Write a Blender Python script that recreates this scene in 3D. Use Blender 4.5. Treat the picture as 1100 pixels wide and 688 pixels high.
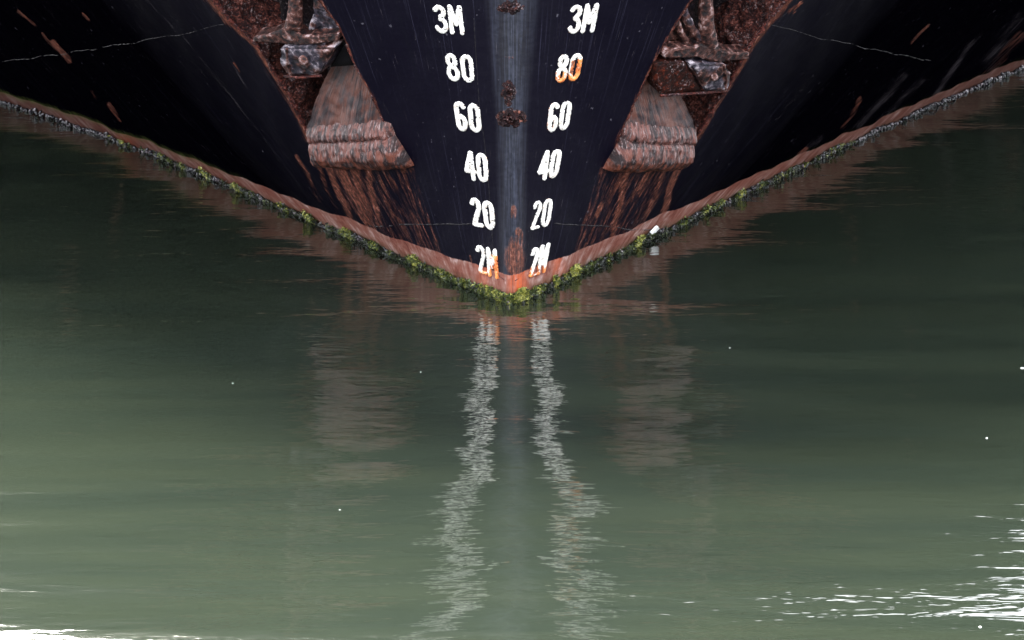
import bpy, bmesh, math, random
import numpy as np
from mathutils import Vector, noise as mnoise
random.seed(7); rng = np.random.default_rng(7)
for o in list(bpy.data.objects): bpy.data.objects.remove(o, do_unlink=True)
scene = bpy.context.scene
COL = scene.collection
# ------------------------------------------------------------------ camera
F = 3944.0                      # focal length in pixels of an 1100 px wide picture
CAM = np.array([0.0, -14.0, 3.75])
PITCH = math.atan2(3.75, 14.0) + 17.0 / F
cd = bpy.data.cameras.new('camera'); cam = bpy.data.objects.new('camera', cd); COL.objects.link(cam)
cam.location = CAM; cam.rotation_euler = (math.pi / 2 - PITCH, 0, 0)
cd.sensor_width = 36; cd.lens = 36 * F / 1100; cd.clip_start = 0.1; cd.clip_end = 5000
scene.camera = cam
# ------------------------------------------------------------------ light
w = bpy.data.worlds.new('World'); scene.world = w; w.use_nodes = True
nt = w.node_tree; nt.nodes.clear()
sky = nt.nodes.new('ShaderNodeTexSky'); sky.sky_type = 'NISHITA'; sky.sun_disc = False
SUN_EL, SUN_AZ = 37.0, 340.0    # azimuth clockwise from +Y
sky.sun_elevation = math.radians(SUN_EL); sky.sun_rotation = math.radians(SUN_AZ)
sky.air_density = 1.0; sky.dust_density = 3.0; sky.ozone_density = 1.0
hs = nt.nodes.new('ShaderNodeHueSaturation'); hs.inputs['Saturation'].default_value = 0.45
bg = nt.nodes.new('ShaderNodeBackground'); bg.inputs['Strength'].default_value = 0.075
wo = nt.nodes.new('ShaderNodeOutputWorld')
nt.links.new(sky.outputs[0], hs.inputs['Color']); veil = nt.nodes.new('ShaderNodeMix'); veil.data_type = 'RGBA'; veil.inputs[0].default_value = 0.92; veil.inputs[7].default_value = (1.42, 1.47, 1.57, 1)   # thin even cloud
nt.links.new(hs.outputs[0], veil.inputs[6]); nt.links.new(veil.outputs[2], bg.inputs['Color']); nt.links.new(bg.outputs[0], wo.inputs[0])
sd = bpy.data.lights.new('sun', 'SUN'); sd.energy = 1.5; sd.angle = math.radians(34); sd.color = (1, 0.96, 0.9)
sun = bpy.data.objects.new('sun', sd); COL.objects.link(sun)
az, el = math.radians(SUN_AZ), math.radians(SUN_EL)
sdir = Vector((math.sin(az) * math.cos(el), math.cos(az) * math.cos(el), math.sin(el)))
sun.rotation_euler = (-sdir).to_track_quat('-Z', 'Y').to_euler(); sun.location = sdir * 40
scene.view_settings.view_transform = 'Standard'; scene.view_settings.look = 'None'
scene.view_settings.gamma = 1; scene.view_settings.use_curve_mapping = False
scene.view_settings.exposure = 5.45
scene.render.engine = 'CYCLES'; scene.cycles.max_bounces = 8; scene.cycles.caustics_reflective = False

# ------------------------------------------------------------------ projection helpers
_fw = np.array([0, math.cos(PITCH), -math.sin(PITCH)]); _up = np.array([0, math.sin(PITCH), math.cos(PITCH)])
def project(P):
    d = np.asarray(P) - CAM; dep = d @ _fw
    return 550 + F * d[..., 0] / dep, 344 - F * (d @ _up) / dep
def ray(px, py):
    return _fw + np.array([1, 0, 0]) * (px - 550) / F + _up * (344 - py) / F
def on_water(px, py, z=0.0):
    d = ray(px, py); return CAM + d * ((z - CAM[2]) / d[2])

# ------------------------------------------------------------------ node helpers
class NT:
    def __init__(s, name):
        s.m = bpy.data.materials.new(name); s.m.use_nodes = True; s.t = s.m.node_tree
        s.b = s.t.nodes['Principled BSDF']; s.out = s.t.nodes['Material Output']
    def n(s, k, **kw):
        x = s.t.nodes.new(k)
        for a, v in kw.items(): setattr(x, a, v)
        return x
    def put(s, sock, v):
        if isinstance(v, bpy.types.NodeSocket): s.t.links.new(v, sock)
        elif v is not None:
            if isinstance(v, tuple) and len(v) == 3 and sock.type == 'RGBA': v = v + (1,)
            sock.default_value = v
    def math(s, op, a, b=None, c=None, clamp=False):
        x = s.n('ShaderNodeMath', operation=op, use_clamp=clamp)
        for i, v in enumerate((a, b, c)):
            if v is not None: s.put(x.inputs[i], v)
        return x.outputs[0]
    def mix(s, f, a, b):
        x = s.n('ShaderNodeMix', data_type='RGBA'); s.put(x.inputs[0], f); s.put(x.inputs[6], a); s.put(x.inputs[7], b); return x.outputs[2]
    def step(s, v, a, b, lo=0.0, hi=1.0):
        x = s.n('ShaderNodeMapRange', interpolation_type='SMOOTHSTEP')
        for i, q in enumerate((v, a, b, lo, hi)): s.put(x.inputs[i], q)
        return x.outputs[0]
    def coord(s, kind='Object', scale=(1, 1, 1), rot=(0, 0, 0)):
        c = s.n('ShaderNodeUVMap').outputs[0] if kind == 'UV' else s.n('ShaderNodeTexCoord').outputs[kind]
        mp = s.n('ShaderNodeMapping'); s.put(mp.inputs[0], c); mp.inputs['Scale'].default_value = scale; mp.inputs['Rotation'].default_value = rot
        return mp.outputs[0]
    def noise(s, co, scale, detail=3, rough=0.55, dist=0.0):
        x = s.n('ShaderNodeTexNoise'); s.put(x.inputs['Vector'], co)
        x.inputs['Scale'].default_value = scale; x.inputs['Detail'].default_value = detail
        x.inputs['Roughness'].default_value = rough; x.inputs['Distortion'].default_value = dist
        return x.outputs[0]
    def ramp(s, f, pts):
        x = s.n('ShaderNodeValToRGB'); s.put(x.inputs[0], f); e = x.color_ramp.elements
        while len(e) < len(pts): e.new(0.5)
        for q, (p, c) in zip(e, pts): q.position = p; q.color = c + (1,)
        return x.outputs[0]
    def attr(s, name):
        return s.n('ShaderNodeAttribute', attribute_name=name).outputs['Fac']
    def bump(s, h, strength, dist, prev=None):
        x = s.n('ShaderNodeBump'); x.inputs['Strength'].default_value = strength; x.inputs['Distance'].default_value = dist
        s.put(x.inputs['Height'], h)
        if prev: s.put(x.inputs['Normal'], prev)
        return x.outputs[0]
    def done(s, col=None, rough=None, normal=None, metallic=None, spec=None):
        if col is not None: s.put(s.b.inputs['Base Color'], col)
        if rough is not None: s.put(s.b.inputs['Roughness'], rough)
        if normal is not None: s.put(s.b.inputs['Normal'], normal)
        if metallic is not None: s.put(s.b.inputs['Metallic'], metallic)
        if spec is not None: s.put(s.b.inputs['Specular IOR Level'], spec)
        return s.m

RUST_RAMP = [(0.38, (0.006, 0.003, 0.003)), (0.46, (0.035, 0.011, 0.008)), (0.53, (0.085, 0.024, 0.014)), (0.59, (0.19, 0.066, 0.044)), (0.68, (0.36, 0.21, 0.19))]
def mat_hull():
    k = NT('hull_paint')
    uv = k.coord('UV')
    fine = k.noise(k.coord('UV', (150, 3.5, 1)), 1, 4, 0.65)
    broad = k.noise(k.coord('UV', (38, 1.4, 1)), 1, 4, 0.6)
    mott = k.noise(uv, 45, 5, 0.65)
    big = k.noise(uv, 5, 4, 0.6)
    cell = k.noise(k.coord('UV', (42, 7, 1)), 1, 8, 0.72, 0.5)
    # black paint with faint scrape lines
    line = k.step(fine, 0.60, 0.76)
    l2 = k.step(broad, 0.52, 0.74)
    base = k.mix(k.math('MULTIPLY', line, k.math('ADD', 0.22, k.math('MULTIPLY', l2, 0.6))), (0.0014, 0.0009, 0.0042), (0.022, 0.023, 0.036))
    base = k.mix(k.math('MULTIPLY', l2, 0.35), base, (0.0022, 0.0022, 0.0048))
    base = k.mix(k.math('MULTIPLY', k.attr('aft'), 0.9), base, (0.0005, 0.0004, 0.0008))  # shade of the flared sides put into the paint, darker toward the stern
    hl = k.step(k.noise(k.coord('UV', (210, 1.3, 1)), 1, 2, 0.5), 0.63, 0.72)
    hl2 = k.step(k.noise(k.coord('UV', (320, 9, 1), (0, 0, 0.03)), 1, 3, 0.6), 0.62, 0.74)
    base = k.mix(k.math('MULTIPLY', k.math('MAXIMUM', hl, k.math('MULTIPLY', hl2, 0.7)), k.math('MULTIPLY_ADD', k.attr('aft'), -0.42, 0.6)), base, (0.022, 0.021, 0.036))
    # scraped slate nose, its ridge highlight painted into the colour
    nose = k.attr('nose')
    nm = k.math('MULTIPLY', nose, k.step(k.math('ADD', k.math('MULTIPLY', broad, 0.6), k.math('MULTIPLY', fine, 0.4)), 0.36, 0.62))
    base = k.mix(nm, base, k.mix(k.step(k.math('ADD', k.math('MULTIPLY', mott, 0.4), k.math('MULTIPLY', fine, 0.6)), 0.42, 0.57), (0.009, 0.0105, 0.018), (0.030, 0.033, 0.050)))
    # tiny pock marks
    pock = k.step(k.noise(k.coord('UV', (55, 35, 1)), 1, 2, 0.5), 0.70, 0.745)
    base = k.mix(k.math('MULTIPLY', pock, k.step(big, 0.45, 0.62, 0.1, 0.8)), base, (0.07, 0.065, 0.08))
    # pale scrapes
    sc = k.attr('scuff')
    hair = k.noise(k.coord('UV', (330, 6, 1)), 1, 3, 0.6)
    scm = k.math('MULTIPLY', k.step(k.math('ADD', k.math('MULTIPLY', sc, 0.62), k.math('MULTIPLY_ADD', hair, 2.6, -1.3)), 0.42, 0.75), k.step(cell, 0.40, 0.55, 0.15, 1.0))
    base = k.mix(k.math('MULTIPLY', scm, 0.8), base, (0.11, 0.095, 0.105))
    # rust
    ru = k.attr('rust')
    t = k.math('ADD', ru, k.math('ADD', k.math('MULTIPLY_ADD', fine, 0.35, -0.175), k.math('MULTIPLY_ADD', cell, 1.1, -0.55)))
    rm = k.step(t, 0.29, 0.56)
    rcol = k.ramp(k.math('MULTIPLY_ADD', k.noise(k.coord('UV', (60, 40, 1)), 1, 6, 0.75), 0.7, k.math('MULTIPLY', fine, 0.32)), RUST_RAMP)
    base = k.mix(rm, base, rcol)
    # red band
    bz = k.attr('bz')
    edge = k.math('ADD', bz, k.math('MULTIPLY_ADD', mott, 0.014, -0.007))
    bm = k.step(edge, -0.0025, 0.0025, 1.0, 0.0)
    bst = k.math('MULTIPLY_ADD', k.noise(k.coord('UV', (26, 9, 1)), 1, 6, 0.7, 0.5), 0.65, k.math('MULTIPLY', k.noise(k.coord('UV', (6, 14, 1)), 1, 3, 0.6), 0.36))
    bcol = k.ramp(bst, [(0.34, (0.070, 0.022, 0.017)), (0.45, (0.15, 0.048, 0.034)), (0.54, (0.20, 0.095, 0.075)), (0.64, (0.36, 0.25, 0.23))])
    org = k.attr('orange')
    bcol = k.mix(k.math('MULTIPLY', org, k.step(cell, 0.4, 0.6, 0.35, 1.0)), bcol, (0.42, 0.075, 0.018))
    wet = k.step(bz, -0.105, -0.045, 1.0, 0.0)
    bcol = k.mix(k.math('MULTIPLY', wet, 0.6), bcol, (0.045, 0.036, 0.014))
    faded = k.attr('faded')
    bcol = k.mix(faded, bcol, (0.014, 0.0085, 0.008))
    grass = k.math('MULTIPLY', k.attr('slime'), k.step(k.noise(k.coord('UV', (70, 12, 1)), 1, 4, 0.6), 0.42, 0.6))
    col = k.mix(bm, base, bcol)
    col = k.mix(grass, col, (0.060, 0.070, 0.022))
    r = k.mix(k.math('MAXIMUM', rm, bm), (0.50,) * 3, (0.68,) * 3)
    r = k.mix(nose, r, (0.36,) * 3)
    h = k.math('ADD', k.math('MULTIPLY', mott, k.math('MULTIPLY_ADD', rm, 0.9, 0.08)), k.math('ADD', k.math('MULTIPLY', fine, 0.10), k.math('MULTIPLY', bm, 0.2)))
    nrm = k.bump(h, 0.6, 0.006, k.bump(big, 0.35, 0.02))
    return k.done(col, r, nrm, spec=k.math('MULTIPLY_ADD', k.math('MULTIPLY_ADD', nose, 0.9, k.math('MULTIPLY', k.math('MAXIMUM', rm, bm), 0.25)), 0.26, k.math('MULTIPLY_ADD', k.attr('aft'), -0.075, 0.075)))
def mat_rust(name, dark=0.5, tint=(1, 1, 1), kind='Object', scale=1.0, stretch=(1, 1, 1), rough=0.62, bumpd=0.012, pale=0.0):
    k = NT(name)
    co = k.coord(kind, stretch)
    a = k.noise(co, 30 * scale, 6, 0.7, 0.6); b = k.noise(co, 9 * scale, 4, 0.6); c = k.noise(co, 110 * scale, 3, 0.6)
    f = k.math('ADD', k.math('MULTIPLY', a, 0.6), k.math('MULTIPLY', c, 0.35))
    f = k.math('ADD', f, -0.06 + pale)
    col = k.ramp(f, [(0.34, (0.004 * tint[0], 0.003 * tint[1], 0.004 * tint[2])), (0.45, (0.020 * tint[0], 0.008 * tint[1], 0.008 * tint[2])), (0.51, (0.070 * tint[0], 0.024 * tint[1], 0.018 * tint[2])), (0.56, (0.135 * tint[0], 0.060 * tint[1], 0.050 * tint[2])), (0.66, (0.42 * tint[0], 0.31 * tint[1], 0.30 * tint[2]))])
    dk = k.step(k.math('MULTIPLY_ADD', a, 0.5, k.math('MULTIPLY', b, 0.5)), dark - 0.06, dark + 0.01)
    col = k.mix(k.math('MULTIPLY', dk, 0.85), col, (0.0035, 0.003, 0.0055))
    hi = k.step(k.math('ADD', k.math('MULTIPLY', k.noise(co, 75 * scale, 6, 0.75), 0.7), k.math('MULTIPLY', b, 0.3)), 0.545, 0.64)
    col = k.mix(k.math('MULTIPLY', hi, 0.75), col, (0.30, 0.235, 0.24))
    h = k.math('ADD', k.math('MULTIPLY', a, 0.7), k.math('MULTIPLY', c, 0.3))
    return k.done(col, rough, k.bump(h, 1.0, bumpd * 1.6), spec=0.10)
def mat_chute():
    k = NT('chute_rust'); st = k.noise(k.coord('UV', (34, 2.6, 1), (0, 0, 0.05)), 1, 7, 0.72, 0.6); fi = k.noise(k.coord('UV', (150, 9, 1)), 1, 4, 0.7); pa = k.noise(k.coord('UV', (9, 6, 1)), 1, 5, 0.65)
    col = k.mix(k.step(st, 0.40, 0.60), (0.010, 0.007, 0.009), (0.052, 0.034, 0.035))
    col = k.mix(k.math('MULTIPLY', k.step(k.math('MULTIPLY_ADD', pa, 0.6, k.math('MULTIPLY', st, 0.4)), 0.44, 0.54), 0.85), col, (0.100, 0.034, 0.022))
    col = k.mix(k.math('MULTIPLY', k.step(fi, 0.54, 0.68), k.step(pa, 0.40, 0.60, 0.15, 0.8)), col, (0.20, 0.155, 0.155))
    return k.done(col, 0.42, k.bump(k.math('MULTIPLY_ADD', fi, 0.5, st), 0.8, 0.006), spec=0.25)
def mat_lip():
    k = NT('lip_rust'); st = k.noise(k.coord('UV', (48, 12, 1)), 1, 7, 0.72, 0.4); fi = k.noise(k.coord('UV', (170, 40, 1)), 1, 4, 0.7); pa = k.noise(k.coord('UV', (14, 20, 1)), 1, 5, 0.65); f = k.attr('fall')
    top = k.mix(k.step(st, 0.40, 0.58), (0.022, 0.011, 0.011), (0.125, 0.047, 0.037)); low = k.mix(k.step(st, 0.40, 0.60), (0.020, 0.007, 0.005), (0.120, 0.036, 0.022))
    col = k.mix(k.step(k.math('ADD', f, k.math('MULTIPLY_ADD', pa, 1.2, -0.6)), 0.15, 0.60), top, low)
    col = k.mix(k.step(k.math('MULTIPLY_ADD', pa, 0.6, k.math('MULTIPLY', st, 0.4)), 0.44, 0.50, 0.85, 0.0), col, (0.009, 0.005, 0.006))
    col = k.mix(k.math('MULTIPLY', k.step(fi, 0.53, 0.66), k.step(f, 0.2, 0.8, 0.75, 0.15)), col, (0.29, 0.22, 0.215))  # pale highlights painted in, denser toward the top of the lip
    return k.done(col, 0.45, k.bump(k.math('MULTIPLY_ADD', fi, 0.5, st), 0.9, 0.007), spec=0.22)
def mat_cast(name, warm=0.35):
    """pitted cast iron: grey violet crust over rust"""
    k = NT(name); co = k.coord('Object')
    v = k.n('ShaderNodeTexVoronoi'); k.put(v.inputs['Vector'], co); v.inputs['Scale'].default_value = 38
    a = k.noise(co, 26, 8, 0.72, 1.0); b = k.noise(co, 14, 4, 0.6)
    pt = k.step(k.n('ShaderNodeNewGeometry').outputs['Pointiness'], 0.50, 0.60, -0.03, 0.13)
    fin = k.noise(co, 95, 5, 0.7)
    f = k.math('ADD', k.math('ADD', k.math('MULTIPLY', a, 0.48), k.math('MULTIPLY', fin, 0.30)), k.math('MULTIPLY_ADD', v.outputs['Distance'], 0.22, pt))
    cold = k.ramp(f, [(0.40, (0.004, 0.0035, 0.007)), (0.48, (0.020, 0.017, 0.026)), (0.55, (0.070, 0.056, 0.070)), (0.66, (0.40, 0.35, 0.38))])
    hot = k.ramp(f, [(0.42, (0.004, 0.002, 0.0025)), (0.49, (0.032, 0.011, 0.009)), (0.56, (0.105, 0.042, 0.032)), (0.65, (0.36, 0.26, 0.26))])
    col = k.mix(k.step(b, 0.60 - warm * 0.5, 0.72 - warm * 0.5), cold, hot)
    return k.done(col, 0.45, k.bump(f, 1.0, 0.016), spec=0.22)
def mat_mark():
    k = NT('mark_paint'); co = k.coord('Object')
    a = k.noise(co, 60, 5, 0.7); b = k.noise(co, 24, 3, 0.6)
    col = k.mix(k.step(a, 0.42, 0.66), (0.80, 0.78, 0.73), (0.46, 0.40, 0.34))
    rm = k.step(k.math('ADD', k.attr('rust'), k.math('MULTIPLY_ADD', a, 0.9, -0.45)), 0.42, 0.60)
    rc = k.ramp(b, [(0.35, (0.10, 0.03, 0.02)), (0.5, (0.55, 0.14, 0.03)), (0.65, (0.75, 0.30, 0.08))])
    return k.done(k.mix(rm, col, rc), 0.6, k.bump(a, 0.5, 0.004))
def mat_weed():
    k = NT('seaweed'); a = k.attr('hue')
    col = k.ramp(a, [(0.0, (0.0025, 0.003, 0.0015)), (0.35, (0.010, 0.016, 0.004)), (0.7, (0.055, 0.078, 0.009)), (1.0, (0.30, 0.29, 0.06))])
    k.b.inputs['Subsurface Weight'].default_value = 0.0
    return k.done(col, 0.45)
def mat_mussel():
    k = NT('mussel_shell'); a = k.attr('hue')
    n = k.noise(k.coord('Object'), 160, 3, 0.6)
    col = k.ramp(k.math('ADD', a, k.math('MULTIPLY_ADD', n, 0.6, -0.3)), [(0.0, (0.002, 0.0018, 0.004)), (0.5, (0.009, 0.007, 0.012)), (0.8, (0.05, 0.035, 0.042)), (1.0, (0.24, 0.21, 0.22))])
    return k.done(col, 0.28, k.bump(n, 0.6, 0.003))
def mat_water():
    k = NT('harbour_water'); 
    def wave(scale, sx, rot, det, rough=0.5, dist=0.0):
        return k.noise(k.coord('Object', (sx, 1, 1), (0, 0, rot)), scale, det, rough, dist)
    swell = wave(0.9, 0.22, 0.06, 2)
    mid = wave(3.6, 0.26, -0.08, 3, 0.5, 0.2)
    rip = wave(11, 0.36, 0.06, 3, 0.55, 0.3)
    fin = wave(26, 0.30, -0.05, 3)
    pat = k.step(wave(0.8, 0.4, 0.3, 2), 0.35, 0.7, 0.55, 1.2)
    n = k.bump(swell, 1.0, 0.075)
    n = k.bump(mid, 1.0, 0.008, n)
    n = k.bump(k.math('MULTIPLY', rip, pat), 1.0, 0.0058, n)
    n = k.bump(k.math('MULTIPLY', fin, pat), 1.0, 0.0009, n)
    cl = wave(3.0, 0.16, 0.05, 7, 0.62)
    col = k.mix(k.step(cl, 0.35, 0.65), (0.0090, 0.0126, 0.0089), (0.0116, 0.0153, 0.0100))  # light and dark ripple striping painted into the body colour
    k.b.inputs['IOR'].default_value = 1.85
    return k.done(col, 0.062, n)
def mat_plain(name, c, rough=0.5):
    k = NT(name); a = k.noise(k.coord('Object'), 12, 4, 0.6)
    return k.done(k.mix(k.step(a, 0.3, 0.7), tuple(x * 0.75 for x in c), tuple(min(1, x * 1.2) for x in c)), rough, k.bump(a, 0.3, 0.004), spec=0.12)
M = dict(hull=mat_hull(), mark=mat_mark(), weed=mat_weed(), mussel=mat_mussel(), water=mat_water(),
         wall=mat_rust('pocket_rust', 0.64, (1.1, 0.9, 0.85), scale=1.2, bumpd=0.02, pale=0.05), back=mat_rust('pocket_shade_rust', 0.50, (0.4, 0.34, 0.34), bumpd=0.02),  # pocket back has the recess shade put into its rust tint
         chute=mat_chute(), lip=mat_lip(),
         edge=mat_rust('edge_rust', 0.62, (1.3, 0.9, 0.85), scale=1.5, bumpd=0.006, pale=0.04),
         cast=mat_cast('cast_iron', 0.28), castw=mat_cast('rusty_cast_iron', 0.70),
         brown=mat_rust('brown_rust', 0.64, (0.9, 0.42, 0.22), scale=1.1, bumpd=0.006),
         black=mat_plain('shade_black_iron', (0.0012, 0.001, 0.0016), 0.9), weld=mat_plain('weld_bead', (0.011, 0.0095, 0.011), 0.5),  # near-black iron stands for shade on the left anchor's cheek
         lump=mat_rust('lump_rust', 0.70, (0.9, 0.85, 0.9), scale=1.6, bumpd=0.01, pale=0.0),
         white=mat_plain('white_paint', (0.72, 0.72, 0.70)), deck=mat_plain('deck_paint', (0.09, 0.10, 0.09)))

# ------------------------------------------------------------------ object helpers
def mesh_obj(name, V, Fc, mat, parent=None, smooth=True, attrs=None, uv=None):
    me = bpy.data.meshes.new(name); me.from_pydata([tuple(map(float, v)) for v in V], [], [tuple(int(i) for i in f) for f in Fc]); me.update()
    if smooth: me.polygons.foreach_set('use_smooth', [True] * len(me.polygons))
    for k_, a in (attrs or {}).items():
        at = me.attributes.new(k_, 'FLOAT', 'POINT'); at.data.foreach_set('value', np.asarray(a, dtype=np.float32).ravel())
    if uv is not None:
        ul = me.uv_layers.new(name='UVMap'); li = np.zeros(len(me.loops), dtype=np.int32); me.loops.foreach_get('vertex_index', li)
        ul.data.foreach_set('uv', np.asarray(uv, dtype=np.float32)[li].ravel())
    me.materials.append(mat)
    o = bpy.data.objects.new(name, me); COL.objects.link(o)
    if parent: o.parent = parent; o.matrix_parent_inverse = parent.matrix_world.inverted()
    return o
def empty(name, loc, label, cat, group=None):
    o = bpy.data.objects.new(name, None); COL.objects.link(o); o.location = tuple(loc); o.empty_display_size = 0.2
    o['label'] = label; o['category'] = cat
    if group: o['group'] = group
    bpy.context.view_layer.update()
    return o
def grid_faces(nr, nc, keep=None, off=0, flip=False):
    f = []
    for r in range(nr - 1):
        for c in range(nc - 1):
            if keep is not None and not keep[r, c]: continue
            q = (off + r * nc + c, off + r * nc + c + 1, off + (r + 1) * nc + c + 1, off + (r + 1) * nc + c)
            f.append(q[::-1] if flip else q)
    return f

# ------------------------------------------------------------------ hull shape
WL = {-1: [(0,110),(58,126),(116,148),(174,170),(232,193),(300,224),(364,245),(412,268),(479,301),(524,321)],
       1: [(588,314),(636,291),(684,261),(732,237),(799,209),(829,191),(887,163),(945,138),(1003,115),(1062,89),(1100,70)]}
DS = 0.01; SMAX = 26.0; SG = np.arange(0, SMAX, DS)
T_PTS = [(0, 0), (0.2, .155), (.4, .32), (.62, .48), (.9, .60), (1.25, .70), (1.8, .84), (3, .92), (5, 0.95), (8, .55), (12, .15), (26, .05)]
def smooth(a, n):
    k_ = np.hanning(n); k_ /= k_.sum()
    p = np.concatenate([2 * a[0] - a[n:0:-1], a, np.full(n, a[-1])])
    return np.convolve(p, k_, 'same')[n:-n]
T = smooth(np.interp(SG, *zip(*T_PTS)), 31); T -= T[0]
SIDE = {}
for sd_ in (-1, 1):
    pts = np.array([on_water(*p)[:2] for p in WL[sd_]]); q = np.abs(pts[:, 0]); y = pts[:, 1]
    A = np.stack([q, q ** 2, q ** 3], 1); cf = np.linalg.lstsq(A, y, rcond=None)[0]
    qq = np.linspace(0, q.max(), 400); yy = np.stack([qq, qq ** 2, qq ** 3], 1) @ cf
    ss = np.concatenate([[0], np.cumsum(np.hypot(np.diff(qq), np.diff(yy)))]); al = np.arctan2(np.gradient(qq), np.gradient(yy))
    svis = ss[-1]
    axis = math.radians(1.5) * -sd_
    tail = np.interp(SG, [svis, svis + 5.5, SMAX], [al[-1], axis, axis])
    A_ = np.where(SG < svis, np.interp(SG, ss, al), tail); A_ = smooth(A_, 61); A_[:40] = A_[40]
    dx, dy = np.sin(A_) * DS, np.cos(A_) * DS
    W = np.stack([sd_ * np.concatenate([[0], np.cumsum(dx)[:-1]]), np.concatenate([[0], np.cumsum(dy)[:-1]])], 1)
    Nn = np.stack([sd_ * np.cos(A_), -np.sin(A_)], 1)
    SIDE[sd_] = dict(W=W, N=Nn, A=A_, svis=svis)
def _lin(a, s): 
    i = np.clip(s / DS, 0, len(SG) - 1.001); k_ = i.astype(int); f = i - k_
    return a[k_] * (1 - f)[..., None] + a[k_ + 1] * f[..., None] if a.ndim == 2 else a[k_] * (1 - f) + a[k_ + 1] * f
RAKE = 0.05
def H(sd_, s, z):
    s = np.asarray(s, float); z = np.asarray(z, float); s, z = np.broadcast_arrays(s, z); S = SIDE[sd_]
    zz = np.maximum(z, -0.1)
    P = _lin(S['W'], s) + _lin(S['N'], s) * (_lin(T, s) * zz)[..., None]
    # soft rounded stem
    e = 0.02; a0 = S['A'][0]; kk = T[5] / SG[5]
    vx = np.sin(a0) + kk * zz * np.cos(a0); vy = np.cos(a0) - kk * zz * np.sin(a0)
    L = np.hypot(vx, vy); beta = np.arctan2(vx, vy); R = 0.034 + 0.034 * np.clip(zz, 0, 2)
    sl = R / np.tan(beta) / L; sl = np.maximum(sl, 1e-4)
    ph = np.clip(s / sl, 0, 1) * (np.pi / 2 - beta)
    ax = sd_ * R * np.sin(ph); ay = R / np.sin(beta) - R * np.cos(ph)
    m = s < sl
    X = np.where(m, ax, P[..., 0]); Y = np.where(m, ay, P[..., 1]) - RAKE * zz * np.exp(-s / 0.8)
    return np.stack([X, Y, z], -1)
def HN(sd_, s, z):
    e = 0.02
    a = H(sd_, np.asarray(s) + e, z) - H(sd_, np.maximum(np.asarray(s) - e, 0), z); b = H(sd_, s, np.asarray(z) + e) - H(sd_, s, np.asarray(z) - e)
    n = np.cross(a, b) * -sd_ * -1
    n /= np.linalg.norm(n, axis=-1, keepdims=True) + 1e-12
    sgn = np.sign((n * np.array([sd_ * 0.8, -0.55, 0])).sum(-1, keepdims=True)); return n * np.where(sgn == 0, 1, sgn)
def buckle(s, z):
    s = np.asarray(s, float); z = np.asarray(z, float)
    return 0.006 * np.sin(s * 11.4 + 0.8) * np.sin(z * 6 + s * 1.3) * np.clip(s / 0.5, 0, 1) + 0.0028 * np.sin(s * 27 + 3 * z) * np.sin(z * 17) * np.clip(s / 0.3, 0, 1)
def HP(sd_, s, z, d=0.0):     # d = depth into the ship
    return H(sd_, s, z) - HN(sd_, s, z) * (np.asarray(d) + buckle(s, z))[..., None]
_gs = np.arange(0, 5.6, 0.02); _gz = np.arange(-0.05, 1.9, 0.02)
_tab = {}
for sd_ in (-1, 1):
    g = H(sd_, _gs[:, None], _gz[None, :]); _tab[sd_] = np.stack(project(g), -1)
def pix(sd_, px, py):         # picture point -> (s, z) on the hull surface
    d = ((_tab[sd_] - np.array([px, py])) ** 2).sum(-1); i, j = np.unravel_index(d.argmin(), d.shape); s, z = _gs[i], _gz[j]
    for _ in range(12):
        u = np.array(project(H(sd_, s, z))); r = np.array([px, py]) - u; e = 1e-3
        J = np.stack([(np.array(project(H(sd_, s + e, z))) - u) / e, (np.array(project(H(sd_, s, z + e))) - u) / e], 1)
        try: st = np.linalg.solve(J, r)
        except Exception: break
        st = np.clip(st, -0.1, 0.1); s = max(0.0, s + st[0]); z += st[1]
    return s, z
EDGE_IN = {-1: [(300,-90),(341,0),(364,30),(381,70),(400,103),(417,140),(437,187)], 1: [(790,-90),(744,0),(727,26),(708,58),(692,88),(678,120),(665,146),(654,182)]}
EDGE_OUT = {-1: [(150,-90),(228,0),(250,27),(278,52),(305,95),(322,128),(338,160),(345,175)], 1: [(915,-90),(845,0),(825,25),(802,54),(781,95),(762,128),(744,155),(738,175)]}
def edge_fn(sd_, poly):
    sz = np.array([pix(sd_, *p) for p in poly]); sz = sz[sz[:, 1].argsort()]
    return lambda z: np.interp(z, sz[:, 1], sz[:, 0])
SIN = {k_: edge_fn(k_, EDGE_IN[k_]) for k_ in (-1, 1)}; SOUT = {k_: edge_fn(k_, EDGE_OUT[k_]) for k_ in (-1, 1)}
ZB = {k_: 0.5 * (pix(k_, *{-1: (338, 162), 1: (744, 160)}[k_])[1] + pix(k_, *{-1: (434, 172), 1: (660, 168)}[k_])[1]) for k_ in (-1, 1)}
ZTOP = 1.42
print('ZB', ZB, 'svis', SIDE[-1]['svis'], SIDE[1]['svis'])
for k_ in (-1, 1): print('edges', k_, [(round(float(z), 2), round(float(SIN[k_](z)), 2), round(float(SOUT[k_](z)), 2)) for z in (0.4, .6, .8, 1.0, 1.2)], 'lip', pix(k_, *{-1: (335, 150), 1: (742, 152)}[k_]), pix(k_, *{-1: (425, 147), 1: (668, 149)}[k_]), 'top-corner', pix(k_, *{-1: (0, 0), 1: (1100, 0)}[k_]))

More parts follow.
